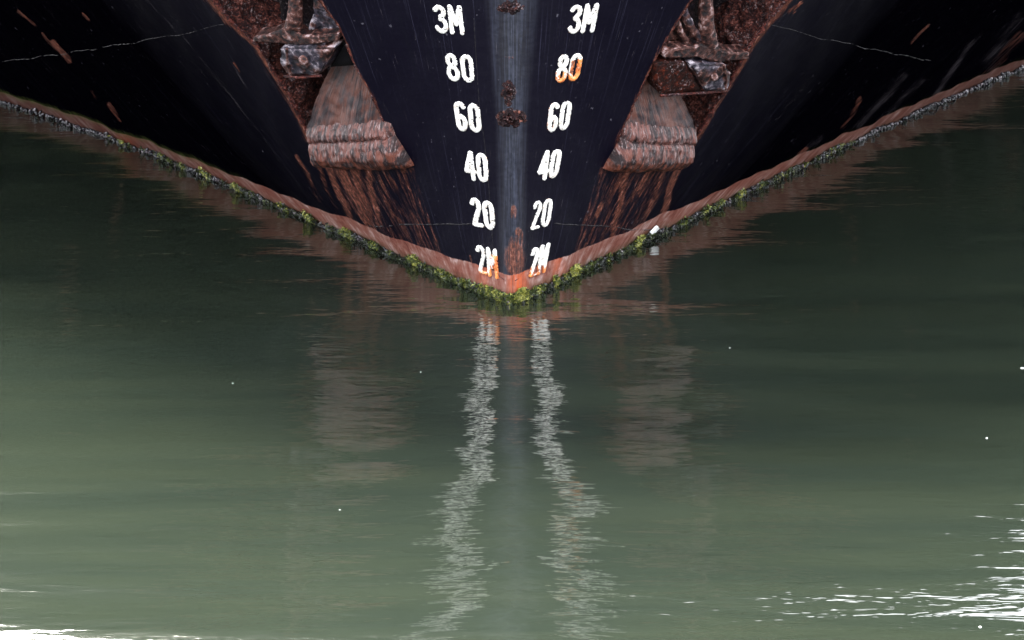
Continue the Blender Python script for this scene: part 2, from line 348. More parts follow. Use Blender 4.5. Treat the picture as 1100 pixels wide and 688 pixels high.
# ------------------------------------------------------------------ wear, shade and highlight masks drawn on the plating
def seg_d(px, py, poly):
    d = np.full(px.shape, 1e9); tt = np.zeros(px.shape); n = len(poly) - 1
    for i in range(n):
        (x0, y0), (x1, y1) = poly[i], poly[i + 1]; vx, vy = x1 - x0, y1 - y0; t = np.clip(((px - x0) * vx + (py - y0) * vy) / (vx * vx + vy * vy), 0, 1)
        e = np.hypot(px - x0 - t * vx, py - y0 - t * vy); m = e < d; d = np.where(m, e, d); tt = np.where(m, (i + t) / n, tt)
    return d, tt
RUST = {-1: [([(353,182),(377,236)],4,.62),([(366,184),(396,240)],6,.62),([(380,184),(402,246)],5,.55),([(394,180),(407,242)],4,.55),([(409,195),(428,254)],2.5,.42),([(319,168),(344,216)],3,.45),([(342,180),(362,228)],3,.42),
             ([(20,12),(38,28)],2,.55),([(45,36),(60,52)],1.6,.55),([(58,46),(74,66)],3.6,.75),([(88,15),(95,22)],1.6,.6),([(118,112),(128,130)],3,.5),([(98,98),(104,108)],2,.45),([(251,68),(257,78)],1.6,.55),
             ([(515,292),(517,312)],3,.6),([(505,275),(508,285)],2,.5)],
        1: [([(674,184),(660,244),(656,260)],3.2,.62),([(697,184),(687,208)],4,.58),([(727,181),(709,240)],4,.66),([(713,183),(704,214)],3,.55),([(668,184),(664,200)],3,.5),([(645,220),(642,234)],2.2,.66),([(685,186),(676,232)],2,.42),([(700,215),(690,246)],3,.45),
            ([(998,27),(978,47)],1.6,.6),([(925,106),(906,138)],3,.48),([(855,14),(847,8)],2,.5),([(861,3),(848,14)],2.4,.6),([(1096,38),(1058,82)],7,.40),([(866,160),(858,166)],2.5,.6),([(612,84),(606,100)],1.5,.4),([(600,290),(596,300)],2,.5)]}
SCUFF = {-1: [([(150,-8),(200,44),(255,112),(300,172)],1.3,.62),([(249,66),(265,96)],1.5,.7),([(232,27),(262,75)],1.2,.4),([(255,28),(330,150)],1.3,.45),([(345,-5),(437,185)],2.5,.5),([(412,110),(425,140)],2,.5),([(404,0),(440,95),(452,160)],1.0,.35),([(430,20),(452,80)],1.0,.35),([(470,0),(505,130)],1.0,.3),([(409,196),(432,262)],1.2,.5),([(50,10),(57,15)],2,.4)],
         1: [([(1045,45),(1002,106)],3.5,.70),([(1055,36),(1030,64)],2.2,.48),([(972,82),(922,136)],4.5,.66),([(990,86),(945,132)],5,.52),([(1095,20),(1062,70)],9,.52),([(882,148),(868,158)],4,.55),([(868,85),(836,128)],1,.35),([(660,105),(690,40)],1,.3),([(845,14),(812,50)],2,.35),([(740,0),(655,175)],2,.42)]}
def masks(sd_, P, s, z):
    px, py = project(P); wob = np.sin(z * 40 + s * 9) * 0.8
    rust = np.zeros(px.shape); sc = np.zeros(px.shape)
    for L_, w_, a in RUST[sd_]:
        d, t = seg_d(px + wob, py, L_); rust = np.maximum(rust, 1.14 * a * np.clip(1.5 - d / w_, 0, 1) * (1 - 0.3 * t))
    for L_, w_, a in SCUFF[sd_]:
        d, t = seg_d(px, py, L_); sc = np.maximum(sc, a * np.clip(1.4 - d / w_, 0, 1))
    vis = (z < 1.6)
    dout = s - SOUT[sd_](z); on = (z > ZB[sd_] - 0.03) & vis
    rust = np.maximum(rust, np.where(on & (dout > -0.02), 0.95 * np.exp(-np.clip(dout, 0, 9) / (0.030 + 0.04 * np.clip(z - 0.7, 0, 1))), 0))
    din = SIN[sd_](z) - s
    rust = np.maximum(rust, np.where(on & (din > -0.02), 0.55 * np.exp(-np.clip(din, 0, 9) / 0.014), 0))
    # general drip zone under the lip
    low = (z < ZB[sd_]) & (s > SIN[sd_](ZB[sd_]) - 0.05) & (s < SOUT[sd_](ZB[sd_]) + 0.02)
    rust = np.maximum(rust, np.where(low, 0.335, 0))
    # stem
    ax = np.abs(px - 550)
    for (cx, cy, rx, ry, a) in [(549,126,15,7,.95),(546,100,5,10,.7),(551,98,4,6,.5),(552,228,4,9,.5),(557,249,4,5,.5),(553,278,12,22,.52),(552,262,8,10,.4),(545,10,12,4,.35),(547,62,6,3,.35),(560,260,5,12,.4)]:
        rust = np.maximum(rust, a * np.clip(1.6 - ((px - cx) / rx) ** 2 - ((py - cy) / ry) ** 2, 0, 1))
    nose = np.clip(1.25 - ax / np.interp(py, [-200, 0, 130, 300], [40, 25, 15, 12]), 0, 1) * (z < 2)
    btop = np.interp(s, [0, 1.0, 2, 3.2, 4.7, 8], [.112, .108, .098, .083, .075, .06]) + 0.004 * np.sin(s * 7) + (0.012 if sd_ > 0 else 0) * np.clip(s, 0, 1)
    bz = z - btop
    orange = np.clip(1.6 - np.abs(px - 556) / 8, 0, 1)
    for cx in (518, 600): orange = np.maximum(orange, 0.45 * np.clip(1.5 - np.abs(px - cx) / 6, 0, 1))
    if sd_ < 0: orange = np.maximum(orange, 0.4 * np.clip(1.4 - np.abs(px - 135) / 10, 0, 1))
    faded = np.interp(s, [0, 1.6, 3.0, 5], [0, 0.05, 0.45, 0.75] if sd_ < 0 else [0, 0.0, 0.25, 0.6])
    slime = np.clip(1 - np.abs(bz) / 0.025, 0, 1) * np.interp(s, [0, 2.0, 2.6, 9], [0, 0, 0.8, 0.9]) * (1 if sd_ < 0 else 0.12)
    aft = np.interp(s, [0.7, 1.9], [0, 1])
    return dict(aft=aft, rust=rust * (1 - 0.2 * aft), scuff=sc, nose=nose, bz=bz, orange=orange, faded=faded, slime=slime)

ship = empty('ship', (0, 0, 0), 'black hulled steel ship seen bow on, rust streaked, with white draft marks', 'ship')
GEOM = {}
def build_side(sd_):
    scol = [0.0]
    def seg(a, b, st): n = max(1, int(round((b - a) / st))); return list(np.linspace(a, b, n + 1)[1:])
    # normalised columns: a in [0,1] stem..inner edge, [1,2] pocket, [2,3] to svis, [3,..] aft
    n1, n2, n3 = 64, 34, 300
    zs = list(np.arange(-0.45, -0.01, 0.11)) + list(np.arange(0, ZB[sd_] - 1e-6, 0.011)) + list(np.arange(ZB[sd_], ZTOP, 0.012)) + [ZTOP]
    zs = np.array(zs); nz0 = len(zs); nup = 8
    rows = []; Z = []; 
    zt = lambda s: 1.56 + (0.115 if sd_ < 0 else 0) + 0.62 * np.exp(-s / 1.5) + np.clip(0.28 * (s - 3.2), 0, 1.3) + (0.12 if sd_ < 0 else 0.10) * np.exp(-((s - 1.1) / 0.55) ** 2)  # unseen sheer, raised aft to darken the water and humped to trim sky glints
    C = n1 + n2 + n3 + 61
    Sg = np.zeros((nz0 + nup, C)); Zg = np.zeros_like(Sg)
    for r in range(nz0 + nup):
        zr = zs[min(r, nz0 - 1)]; zq = max(zr, 0.0)
        si, so = float(SIN[sd_](zq)), float(SOUT[sd_](zq))
        t1 = np.linspace(0, 1, n1, endpoint=False) ** 1.25
        srow = np.concatenate([t1 * si, np.linspace(si, so, n2, endpoint=False), so + (5.5 - so) * np.linspace(0, 1, n3, endpoint=False), 5.5 + (SMAX - 0.1 - 5.5) * np.linspace(0, 1, 61) ** 1.4])
        Sg[r] = srow
        if r < nz0: Zg[r] = zr
        else: Zg[r] = ZTOP + (zt(srow) - ZTOP) * (r - nz0 + 1) / nup
    P = H(sd_, Sg, Zg)
    # gentle buckles between the frames
    N = HN(sd_, Sg, Zg)
    P = P - N * buckle(Sg, Zg)[..., None]
    keep = np.ones((nz0 + nup - 1, C - 1), bool)
    kz = int(np.argmin(np.abs(zs - ZB[sd_])))
    keep[kz:nz0 - 1, n1:n1 + n2] = False
    band_r = int(np.argmin(np.abs(zs - 0.154)))
    mk = masks(sd_, P, Sg, Zg)
    fl = sd_ > 0
    UV = np.stack([Sg + (40 if sd_ > 0 else 0), Zg], -1).reshape(-1, 2)
    GEOM[sd_] = dict(P=P, S=Sg, Z=Zg)
    lo = keep.copy(); lo[band_r:] = False; hi = keep.copy(); hi[:band_r] = False
    return P, mk, UV, lo, hi, fl, C
def compact(V, F_, attrs, uv):
    F_ = np.asarray(F_); u, inv = np.unique(F_, return_inverse=True)
    return V[u], inv.reshape(F_.shape), {k_: a[u] for k_, a in attrs.items()}, uv[u]
parts = {'lo': [], 'hi': []}
built = {sd_: build_side(sd_) for sd_ in (-1, 1)}
for nm in ('lo', 'hi'):
    Vs, Fs, At, Us, off = [], [], {}, [], 0
    for sd_ in (-1, 1):
        P, mk, UV, lo, hi, fl, C = built[sd_]
        kp = lo if nm == 'lo' else hi
        f = grid_faces(P.shape[0], C, kp, 0, flip=not fl)
        V, f, at, uv = compact(P.reshape(-1, 3), f, {k_: a.ravel() for k_, a in mk.items()}, UV)
        Vs.append(V); Fs.append(f + off); Us.append(uv); off += len(V)
        for k_, a in at.items(): At.setdefault(k_, []).append(a)
    o = mesh_obj('hull_plating' if nm == 'hi' else 'waterline_band', np.concatenate(Vs), np.concatenate(Fs), M['hull'], ship, attrs={k_: np.concatenate(a) for k_, a in At.items()}, uv=np.concatenate(Us))
    if nm == 'lo': o['label'] = 'faded red band of paint along the waterline'
    # weld the stem seam
    bm = bmesh.new(); bm.from_mesh(o.data); bmesh.ops.remove_doubles(bm, verts=[v for v in bm.verts if abs(v.co.x) < 1e-4], dist=1e-4); bm.to_mesh(o.data); bm.free()
# deck, transom and rail (out of the picture, but they shade and reflect)
PL, PR = built[-1][0][-1], built[1][0][-1]
nC = len(PL); V = np.concatenate([PL, PR]); V = V - np.array([0, 0, 0.04])
mesh_obj('deck', V, [(i, i + 1, nC + i + 1, nC + i) for i in range(nC - 1)], M['deck'], ship, smooth=False)
colL, colR = built[-1][0][:, -1], built[1][0][:, -1]; nR = len(colL)
mesh_obj('transom', np.concatenate([colL, colR]), [(i, i + 1, nR + i + 1, nR + i) for i in range(nR - 1)], M['hull'], ship, smooth=False)
def tube(pts, rad, nseg=8, jitter=0.0, closed_ends=True, squash=1.0):
    pts = np.asarray(pts, float); n = len(pts); rad = np.broadcast_to(rad, (n,)); V = []; F_ = []
    tg = np.gradient(pts, axis=0); tg /= np.linalg.norm(tg, axis=1, keepdims=True) + 1e-12
    up = np.array([0.0, 0.3, 1.0]) if abs(tg[0][2]) < 0.8 else np.array([0, 1.0, 0.1])
    for i in range(n):
        a = np.cross(tg[i], up); a /= np.linalg.norm(a) + 1e-12; b = np.cross(tg[i], a)
        for k_ in range(nseg):
            th = 2 * math.pi * k_ / nseg; r = rad[i] * (1 + jitter * random.uniform(-1, 1))
            V.append(pts[i] + r * (math.cos(th) * a + squash * math.sin(th) * b))
    for i in range(n - 1):
        for k_ in range(nseg):
            F_.append((i * nseg + k_, i * nseg + (k_ + 1) % nseg, (i + 1) * nseg + (k_ + 1) % nseg, (i + 1) * nseg + k_))
    if closed_ends: F_.append(tuple(range(nseg))[::-1]); F_.append(tuple((n - 1) * nseg + k_ for k_ in range(nseg)))
    return V, F_
for E in (PL, PR):
    V, F_ = tube(E[::3] + np.array([0, 0, 0.03]), 0.045); mesh_obj('cap_rail', V, F_, M['edge'], ship)

def hull_line(sd_, poly, n=None, d=0.0):
    sz = np.array([pix(sd_, *p) for p in poly]); t = np.linspace(0, 1, len(sz)); n = n or 12 * len(sz)
    u = np.linspace(0, 1, n); s = np.interp(u, t, sz[:, 0]); z = np.interp(u, t, sz[:, 1])
    return HP(sd_, s, z, np.full(n, d))
# weld seams: broken lines of beads lying on the plating
def bead_line(name, sd_, poly, rad, gap=0.15, step=0.008):
    seed = gap * 37 + sd_ * 3; P = hull_line(sd_, poly, 400, rad * 0.35); L = np.concatenate([[0], np.cumsum(np.linalg.norm(np.diff(P, axis=0), axis=1))])
    n = int(L[-1] / step) + 2; u = np.linspace(0, L[-1], n); Q = np.stack([np.interp(u, L, P[:, i]) for i in range(3)], 1)
    g = np.array([mnoise.noise(Vector((x * 60, seed, 0))) for x in u]); seed2 = rng.random(n)
    rr = rad * np.clip(0.72 + 0.8 * g + 0.5 * (seed2 - 0.5), 0.10 if rad < 0.002 else 0.38, 1.25)
    s_off = np.array([mnoise.noise(Vector((x * 12, seed + 9, 0))) for x in u]) * 0.003
    Q[:, 2] += s_off
    Vv, Ff = tube(Q, rr, 6)
    return mesh_obj(name, Vv, Ff, M['weld'], ship)
bead_line('weld_seam', -1, [(397,243),(440,242),(510,240)], 0.0042, 0.2)
bead_line('weld_seam', 1, [(592,240),(640,243),(700,248)], 0.0036, 0.15)
bead_line('weld_seam', -1, [(0,67),(75,57),(150,45),(200,36),(240,27)], 0.0024, 0.25)
bead_line('weld_seam', 1, [(828,27),(880,41),(930,52),(1000,66)], 0.0022, 0.3)
bead_line('weld_seam', -1, [(543,302),(536,297),(532,286),(529,262),(527,230),(525,195),(520,150),(515,112),(512,70),(509,20)], 0.0024, 0.3)
bead_line('weld_seam', 1, [(553,302),(559,298),(563,291),(566,278),(568,262)], 0.0022, 0.25)

# ------------------------------------------------------------------ draft marks
def arc(cx, cy, rx, ry, a0, a1, n=14):
    return [(cx + rx * math.cos(math.radians(a0 + (a1 - a0) * i / (n - 1))), cy + ry * math.sin(math.radians(a0 + (a1 - a0) * i / (n - 1)))) for i in range(n)]
G = {   # strokes in a box 0..0.46 wide, 0..1 high
 '0': [arc(.23, .72, .15, .2, 0, 180) + arc(.23, .28, .15, .2, 180, 360) + [(.38, .28), (.38, .72)]],
 '2': [arc(.23, .74, .14, .19, 165, -35) + [(.09, .12), (.09, .08), (.39, .08)]],
 '3': [arc(.21, .75, .15, .17, 155, -80) + arc(.21, .28, .17, .22, 85, -155)],
 '4': [[(.33, .06), (.33, .94), (.06, .34), (.06, .30), (.42, .30)]],
 '6': [arc(.24, .76, .14, .17, 25, 180) + [(.10, .3)] + arc(.24, .28, .14, .21, 180, 540, 22)],
 '8': [arc(.23, .74, .13, .18, 0, 360, 20), arc(.23, .29, .16, .22, 0, 360, 20)],
 'M': [[(.04, .05), (.06, .95), (.23, .35), (.40, .95), (.42, .05)]]}
def make_mark(sd_, text, cx, cy, wpx, hpx, rustf, label=None):
    s0, z0 = pix(sd_, cx, cy); sa, _ = pix(sd_, cx - wpx / 2, cy); sb, _ = pix(sd_, cx + wpx / 2, cy)
    hz = abs(pix(sd_, cx, cy - hpx / 2)[1] - pix(sd_, cx, cy + hpx / 2)[1])
    st = []
    for i, ch in enumerate(text):
        dx = 0 if i == 0 else 0.54
        for L_ in G[ch]: st.append([(x + dx, y) for x, y in L_])
    wid = 1.02; nx, ny = 62, 66
    X, Y = np.meshgrid(np.linspace(-0.06, wid + 0.04, nx), np.linspace(-0.06, 1.06, ny))
    asp = wpx / hpx          # physical width / height of the pair as seen
    D = np.full(X.shape, 9.0)
    for L_ in st:
        for (x0, y0), (x1, y1) in zip(L_[:-1], L_[1:]):
            x0_, x1_ = x0 * asp / wid, x1 * asp / wid; vx, vy = x1_ - x0_, y1 - y0; q = vx * vx + vy * vy + 1e-9
            t = np.clip(((X * asp / wid - x0_) * vx + (Y - y0) * vy) / q, 0, 1)
            D = np.minimum(D, np.hypot(X * asp / wid - x0_ - t * vx, Y - y0 - t * vy))
    nz = np.array([[mnoise.noise(Vector((x * 9 + cx, y * 9 + cy, 0))) + 0.8 * mnoise.noise(Vector((x * 28 + cx, y * 28, 3))) for x in X[0]] for y in Y[:, 0]])
    th = (0.086 if wpx > 25 else 0.078 if wpx > 21.5 else 0.055) + 0.014 * nz
    chip = np.array([[mnoise.noise(Vector((x * 17 - cx, y * 19 + cy, 8))) for x in X[0]] for y in Y[:, 0]]); inside = (D < th) & (chip < 0.50)
    s = sa + (sb - sa) * (X / wid); z = z0 + (Y - 0.5) * hz
    lift = -(0.0025 + 0.005 * np.clip(1 - D / 0.08, 0, 1) ** 0.6)
    P = HP(sd_, s, z, lift)
    keep = inside[:-1, :-1] & inside[1:, 1:] & inside[1:, :-1] & inside[:-1, 1:]
    f = grid_faces(ny, nx, keep, 0, flip=False); f = np.array(f)
    u, inv = np.unique(f, return_inverse=True); V = P.reshape(-1, 3)[u]; f = inv.reshape(f.shape)
    # skirt so each stroke is a solid raised shape
    from collections import Counter
    ec = Counter(tuple(sorted((int(q[i]), int(q[(i + 1) % 4])))) for q in f for i in range(4))
    base = (P + HN(sd_, s, z) * -0.008).reshape(-1, 3)[u]; nv = len(V); V2 = np.concatenate([V, base])
    ff = [tuple(q) for q in f] + [(int(q[i]), int(q[(i + 1) % 4]), int(q[(i + 1) % 4]) + nv, int(q[i]) + nv) for q in f for i in range(4) if ec[tuple(sorted((int(q[i]), int(q[(i + 1) % 4]))))] == 1]
    ru = (rustf(X / wid, Y) + 0.16 * np.clip(D / th, 0, 1) ** 6 + 0.10 * np.clip(nz, 0, 1)).ravel()[u]; ru = np.concatenate([ru, ru])
    o = mesh_obj('draft_mark', V2, ff, M['mark'], ship, smooth=True, attrs={'rust': ru})
    bm = bmesh.new(); bm.from_mesh(o.data); bmesh.ops.recalc_face_normals(bm, faces=bm.faces); bm.to_mesh(o.data); bm.free()
    if label: o['label'] = label
no = lambda x, y: np.full(x.shape, 0.17) + 0.06 * (x > .5) + 0.10 * (y < .2)
low = lambda x, y: 0.12 + 0.5 * np.clip(0.25 - y, 0, 1) * 2
L_MARKS = [('3M', 482, 21, 30, 30, no), ('80', 494.5, 73, 30, 30, lambda x, y: 0.10 + 0.75 * np.clip(0.30 - y, 0, 1) * (x > .6)), ('60', 503, 126, 28, 31, no), ('40', 512, 179, 25, 31, lambda x, y: 0.1 + 0.2 * (x > .85)), ('20', 519, 230, 24, 31, no),
           ('2M', 524, 281, 21, 31, lambda x, y: np.clip(0.10 + 0.9 * np.clip(.50 - y, 0, 1) + 0.9 * np.clip(x - .40, 0, 1) * (y < .8), 0, .66))]
R_MARKS = [('3M', 626, 20, 28, 30, no), ('80', 611, 73, 26, 30, lambda x, y: np.clip(0.20 + 1.1 * np.clip(0.55 - y, 0, 1) + 0.45 * (x > .55) * (y < .8), 0, .62)), ('60', 600.5, 125, 24, 31, lambda x, y: 0.14 + 0.2 * (x < .3)), ('40', 590, 177, 22, 31, no), ('20', 581.5, 230, 20, 31, no),
           ('2M', 578, 280, 17, 31, lambda x, y: np.clip(0.12 + 1.1 * np.clip(.55 - y, 0, 1), 0, .60))]
for t_, cx, cy, a, b, f in L_MARKS: make_mark(-1, t_, cx, cy, a, b, f, 'orange rust stained draft mark 2M at the waterline' if t_ == '2M' else None)
for t_, cx, cy, a, b, f in R_MARKS: make_mark(1, t_, cx, cy, a, b, f, 'draft mark 80 half covered by orange rust' if t_ == '80' else None)

# the marks go on above the edge of the picture and show in the water only
for sd_, lst in ((-1, L_MARKS), (1, R_MARKS)):
    s3, z3 = pix(sd_, lst[0][1], lst[0][2])
    for q, t_ in enumerate(('20', '40', '60')):
        u = np.array(project(H(sd_, s3 + 0.012 * (q + 1), z3 + 0.2 * (q + 1)))); make_mark(sd_, t_, u[0], u[1], 30 + q, 31, no)

# ------------------------------------------------------------------ anchor pockets
def rough(P, amp, sc, seed=0):
    Q = P.reshape(-1, 3); o = np.array([mnoise.fractal(Vector(p) * sc + Vector((seed, 0, 0)), 1.0, 2.0, 4) for p in Q]); return (o * amp).reshape(P.shape[:-1])
def sheet(name, sd_, S_, Z_, D_, mat, parent, amp=0.0, sc=14, uv=None, label=None):
    D_ = np.broadcast_to(D_, S_.shape).astype(float)
    P = HP(sd_, S_, Z_, D_)
    if amp: P = HP(sd_, S_, Z_, D_ + rough(P, amp, sc))
    if uv is None: uv = np.stack([S_, Z_], -1)
    o = mesh_obj(name, P.reshape(-1, 3), grid_faces(*P.shape[:2]), mat, parent, uv=uv.reshape(-1, 2))
    if label: o['label'] = label
    return o
for sd_ in (-1, 1):
    zb = ZB[sd_]; dep = 0.20
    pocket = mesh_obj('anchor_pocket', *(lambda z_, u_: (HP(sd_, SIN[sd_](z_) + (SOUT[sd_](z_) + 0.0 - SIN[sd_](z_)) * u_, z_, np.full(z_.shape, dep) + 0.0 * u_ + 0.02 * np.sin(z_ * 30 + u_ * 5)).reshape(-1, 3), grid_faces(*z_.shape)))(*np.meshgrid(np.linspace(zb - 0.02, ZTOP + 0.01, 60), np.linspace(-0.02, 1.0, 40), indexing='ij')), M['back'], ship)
    # outer side wall that faces the stem, lumpy with rust
    zz, dd = np.meshgrid(np.linspace(zb - 0.02, ZTOP + 0.01, 120), np.linspace(0, dep + 0.03, 36), indexing='ij')
    Sw = SOUT[sd_](zz) + 0.0; P = HP(sd_, Sw, zz, dd); am = (rough(P, 0.020, 16) + rough(P, 0.007, 60)) * np.clip(dd / 0.02, 0, 1); Sw = Sw + am - dd * 0.10
    P = HP(sd_, Sw, zz, dd); mesh_obj('side_wall', P.reshape(-1, 3), grid_faces(*P.shape[:2]), M['wall'], pocket)
    zz, dd = np.meshgrid(np.linspace(zb - 0.02, ZTOP + 0.01, 60), np.linspace(0, dep + 0.03, 10), indexing='ij')
    P = HP(sd_, SIN[sd_](zz) - 0.002, zz, dd); mesh_obj('side_wall', P.reshape(-1, 3), grid_faces(*P.shape[:2]), M['wall'], pocket)
    uu, dd = np.meshgrid(np.linspace(0, 1, 12), np.linspace(0, dep + 0.03, 6), indexing='ij'); zc = np.full(uu.shape, ZTOP - 0.001)
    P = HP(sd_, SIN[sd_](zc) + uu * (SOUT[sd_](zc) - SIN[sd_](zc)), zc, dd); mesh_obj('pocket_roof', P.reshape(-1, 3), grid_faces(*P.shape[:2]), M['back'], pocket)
    # rounded lip: crease line runs level as seen from ahead
    so, zo = pix(sd_, *{-1: (336, 151), 1: (742, 153)}[sd_]); si, zi = pix(sd_, *{-1: (424, 146), 1: (668, 149)}[sd_])
    HL = 0.105
    prof = [(-1.02, .03), (-1.02, 0.0), (-.98, -.028), (-.86, -.052), (-.68, -.066), (-.48, -.070), (-.28, -.062), (-.10, -.050), (0.0, -.040), (.035, -.030), (.07, -.034), (.16, -.036), (.30, -.028), (.42, -.012), (.50, 0.004), (.55, .012)]
    pf = np.array(prof); tt = np.linspace(0, len(pf) - 1, 70); pz = smooth(np.interp(tt, range(len(pf)), pf[:, 0]), 3); pdp = np.interp(tt, range(len(pf)), pf[:, 1])
    uu = np.linspace(-0.015, 1.02, 90)
    UU, _ = np.meshgrid(uu, tt, indexing='ij'); PZ = np.broadcast_to(pz, UU.shape); PD = np.broadcast_to(pdp, UU.shape)
    cz = zo + (zi - zo) * UU; ss0 = so + (si - so) * UU
    # inner end flares a little lower
    Zl = cz + PZ * (HL + 0.020 * UU); Sl = ss0 - np.clip(-PZ, 0, 1) * 0.035 * UU * 1.0
    P = HP(sd_, Sl, Zl, PD); PD = PD + rough(P, 0.007, 26) + 0.003 * np.sin(UU * 90) * (PZ > .04) + 0.0015 * np.sin(UU * 150)
    endr = np.clip(np.minimum(UU + 0.015, 1.02 - UU) / 0.05, 0, 1); PD = 0.01 + (PD - 0.01) * np.sqrt(endr)
    P = HP(sd_, Sl, Zl, PD)
    lp = mesh_obj('pocket_lip', P.reshape(-1, 3), grid_faces(*P.shape[:2]), M['lip'], ship, attrs={'fall': np.clip(-PZ, 0, 1).ravel()}, uv=np.stack([Sl, Zl], -1).reshape(-1, 2)); lp.parent = pocket
    lp['label'] = 'thick rounded rusty lip at the foot of the anchor pocket'
    # sloping chute plate above the lip
    uu, vv = np.meshgrid(np.linspace(0, 1, 50), np.linspace(0, 1, 50), indexing='ij')
    zt_o, zt_i = zo + 0.05, zi + 0.05
    pt = {-1: (366, 70), 1: (716, 92)}[sd_]; s_t, z_t = pix(sd_, *pt)
    Zc = (zt_o + (zt_i - zt_o) * uu) * (1 - vv) + vv * (z_t + 0.05 + 0.10 * uu); Sc = (so + (si - so) * uu) * (1 - vv) + vv * (s_t + (si - 0.10 - s_t) * uu)
    sheet('chute_plate', sd_, Sc, Zc, 0.004 + 0.10 * vv, M['chute'], pocket, 0.006, 18, uv=np.stack([uu * 0.4, vv * 0.4], -1))
    # wedge of shade-darkened rust under the left edge of the chute
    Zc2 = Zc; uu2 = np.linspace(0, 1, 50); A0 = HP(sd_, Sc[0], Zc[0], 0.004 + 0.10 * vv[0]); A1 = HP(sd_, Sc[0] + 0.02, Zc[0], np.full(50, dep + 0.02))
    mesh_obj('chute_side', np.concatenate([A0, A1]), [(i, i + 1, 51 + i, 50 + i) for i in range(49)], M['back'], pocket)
    # torn rusty plate edges along both sides
    for fn, r in ((SIN[sd_], 0.0052), (SOUT[sd_], 0.0085)):
        z_ = np.linspace(zb - 0.01, ZTOP, 150); wn = np.array([mnoise.fractal(Vector((q * 22, r * 900, sd_)), 1, 2, 4) for q in z_]); Q = HP(sd_, fn(z_) + 0.006 * wn, z_, 0.004 + 0.004 * np.abs(wn)); V, F_ = tube(Q, r * np.clip(0.75 + 0.9 * wn + 0.4 * rng.random(150), 0.25, 1.8), 8, 0.4)
        mesh_obj('pocket_edge', V, F_, M['edge'], pocket)

# ------------------------------------------------------------------ anchors
def blob_noise(o, amp, sc):
    for v in o.data.vertices:
        n = mnoise.fractal(v.co * sc, 1.0, 2.0, 3); v.co += v.normal * n * amp
def prism(name, sd_, poly, d0, d1, mat, parent, bevel=0.006, sub=2, amp=0.004, sc=30, taper=0.0, dfn=None, label=None):
    """solid with the given outline lying parallel to the plating between two depths"""
    sz = [pix(sd_, *p) for p in poly]; cs, cz = np.mean(sz, axis=0)
    bm = bmesh.new()
    def P(s, z, d): return Vector(HP(sd_, s, z, np.asarray(float(d))))
    f0 = [bm.verts.new(P(cs + (s - cs) * (1 - taper), cz + (z - cz) * (1 - taper), d0 + (dfn(i) if dfn else 0))) for i, (s, z) in enumerate(sz)]; f1 = [bm.verts.new(P(s, z, d1)) for s, z in sz]
    n = len(sz); bm.faces.new(f0); bm.faces.new(f1[::-1])
    for i in range(n): bm.faces.new((f0[i], f1[i], f1[(i + 1) % n], f0[(i + 1) % n]))
    bmesh.ops.recalc_face_normals(bm, faces=bm.faces)
    if bevel: bmesh.ops.bevel(bm, geom=bm.edges[:], offset=bevel, segments=2, affect='EDGES', clamp_overlap=True)
    bmesh.ops.triangulate(bm, faces=bm.faces)
    for _ in range(sub): 
        bmesh.ops.subdivide_edges(bm, edges=[e for e in bm.edges if e.calc_length() > 0.009], cuts=1, use_grid_fill=True)
        bmesh.ops.triangulate(bm, faces=[f for f in bm.faces if len(f.verts) > 3])
    me = bpy.data.meshes.new(name); bm.to_mesh(me); bm.free(); me.materials.append(mat)
    o = bpy.data.objects.new(name, me); COL.objects.link(o); me.update(); blob_noise(o, amp, sc)
    me.polygons.foreach_set('use_smooth', [True] * len(me.polygons))
    o.parent = parent; o.matrix_parent_inverse = parent.matrix_world.inverted()
    if label: o['label'] = label
    return o
def limb(name, sd_, path, rads, depths, mat, parent, squash=0.7, amp=0.003):
    sz = np.array([pix(sd_, *p) for p in path]); t = np.linspace(0, 1, len(path)); u = np.linspace(0, 1, 40)
    s = np.interp(u, t, sz[:, 0]); z = np.interp(u, t, sz[:, 1]); r = np.interp(u, t, rads); d = np.interp(u, t, depths)
    s, z, r, d = (smooth(a, 7) for a in (s, z, r, d))
    V, F_ = tube(HP(sd_, s, z, d), r, 16, 0.03, squash=squash); o = mesh_obj(name, V, F_, mat, parent); o.data.update(); blob_noise(o, amp, 30); return o
def dome(name, sd_, c, r, d, mat, parent):
    s, z = pix(sd_, *c); bm = bmesh.new(); bmesh.ops.create_icosphere(bm, subdivisions=3, radius=r); me = bpy.data.meshes.new(name); bm.to_mesh(me); bm.free(); me.materials.append(mat)
    o = bpy.data.objects.new(name, me); COL.objects.link(o); me.update(); blob_noise(o, r * 0.12, 40)
    o.data.polygons.foreach_set('use_smooth', [True] * len(me.polygons)); o.location = HP(sd_, s, z, np.asarray(d)); bpy.context.view_layer.update(); o.parent = parent; o.matrix_parent_inverse = parent.matrix_world.inverted(); return o
base = HP(-1, *pix(-1, 330, 76), np.asarray(0.05))
an = empty('anchor', base, 'rusty anchor with a pale pitted crown block, in the pocket left of the stem', 'anchor', 'anchors housed either side of the stem')
limb('shank', -1, [(296,-90),(306,-20),(313,8),(314,24),(312,42)], [.028,.026,.027,.033,.045], [.10,.06,.03,.015,.015], M['castw'], an)
prism('crown_bar', -1, [(274,38),(290,35),(302,31),(309,27),(317,34),(326,38),(348,37),(365,36),(365,42.5),(342,46),(318,47),(304,45),(293,42.5),(274,43)], -0.012, 0.05, M['castw'], an, 0.003, 3, 0.004)
prism('fluke', -1, [(318,-70),(341,0),(352,11),(365,29),(365,37),(326,38),(332,20),(326,-30)], 0.035, 0.09, M['cast'], an, 0.004, 3, 0.008, 26, label='pitted grey fluke beside the shank')
limb('fluke', -1, [(262,-70),(276,-20),(288,10),(293,36)], [.02,.022,.02,.02], [.16,.14,.12,.10], M['back'], an)
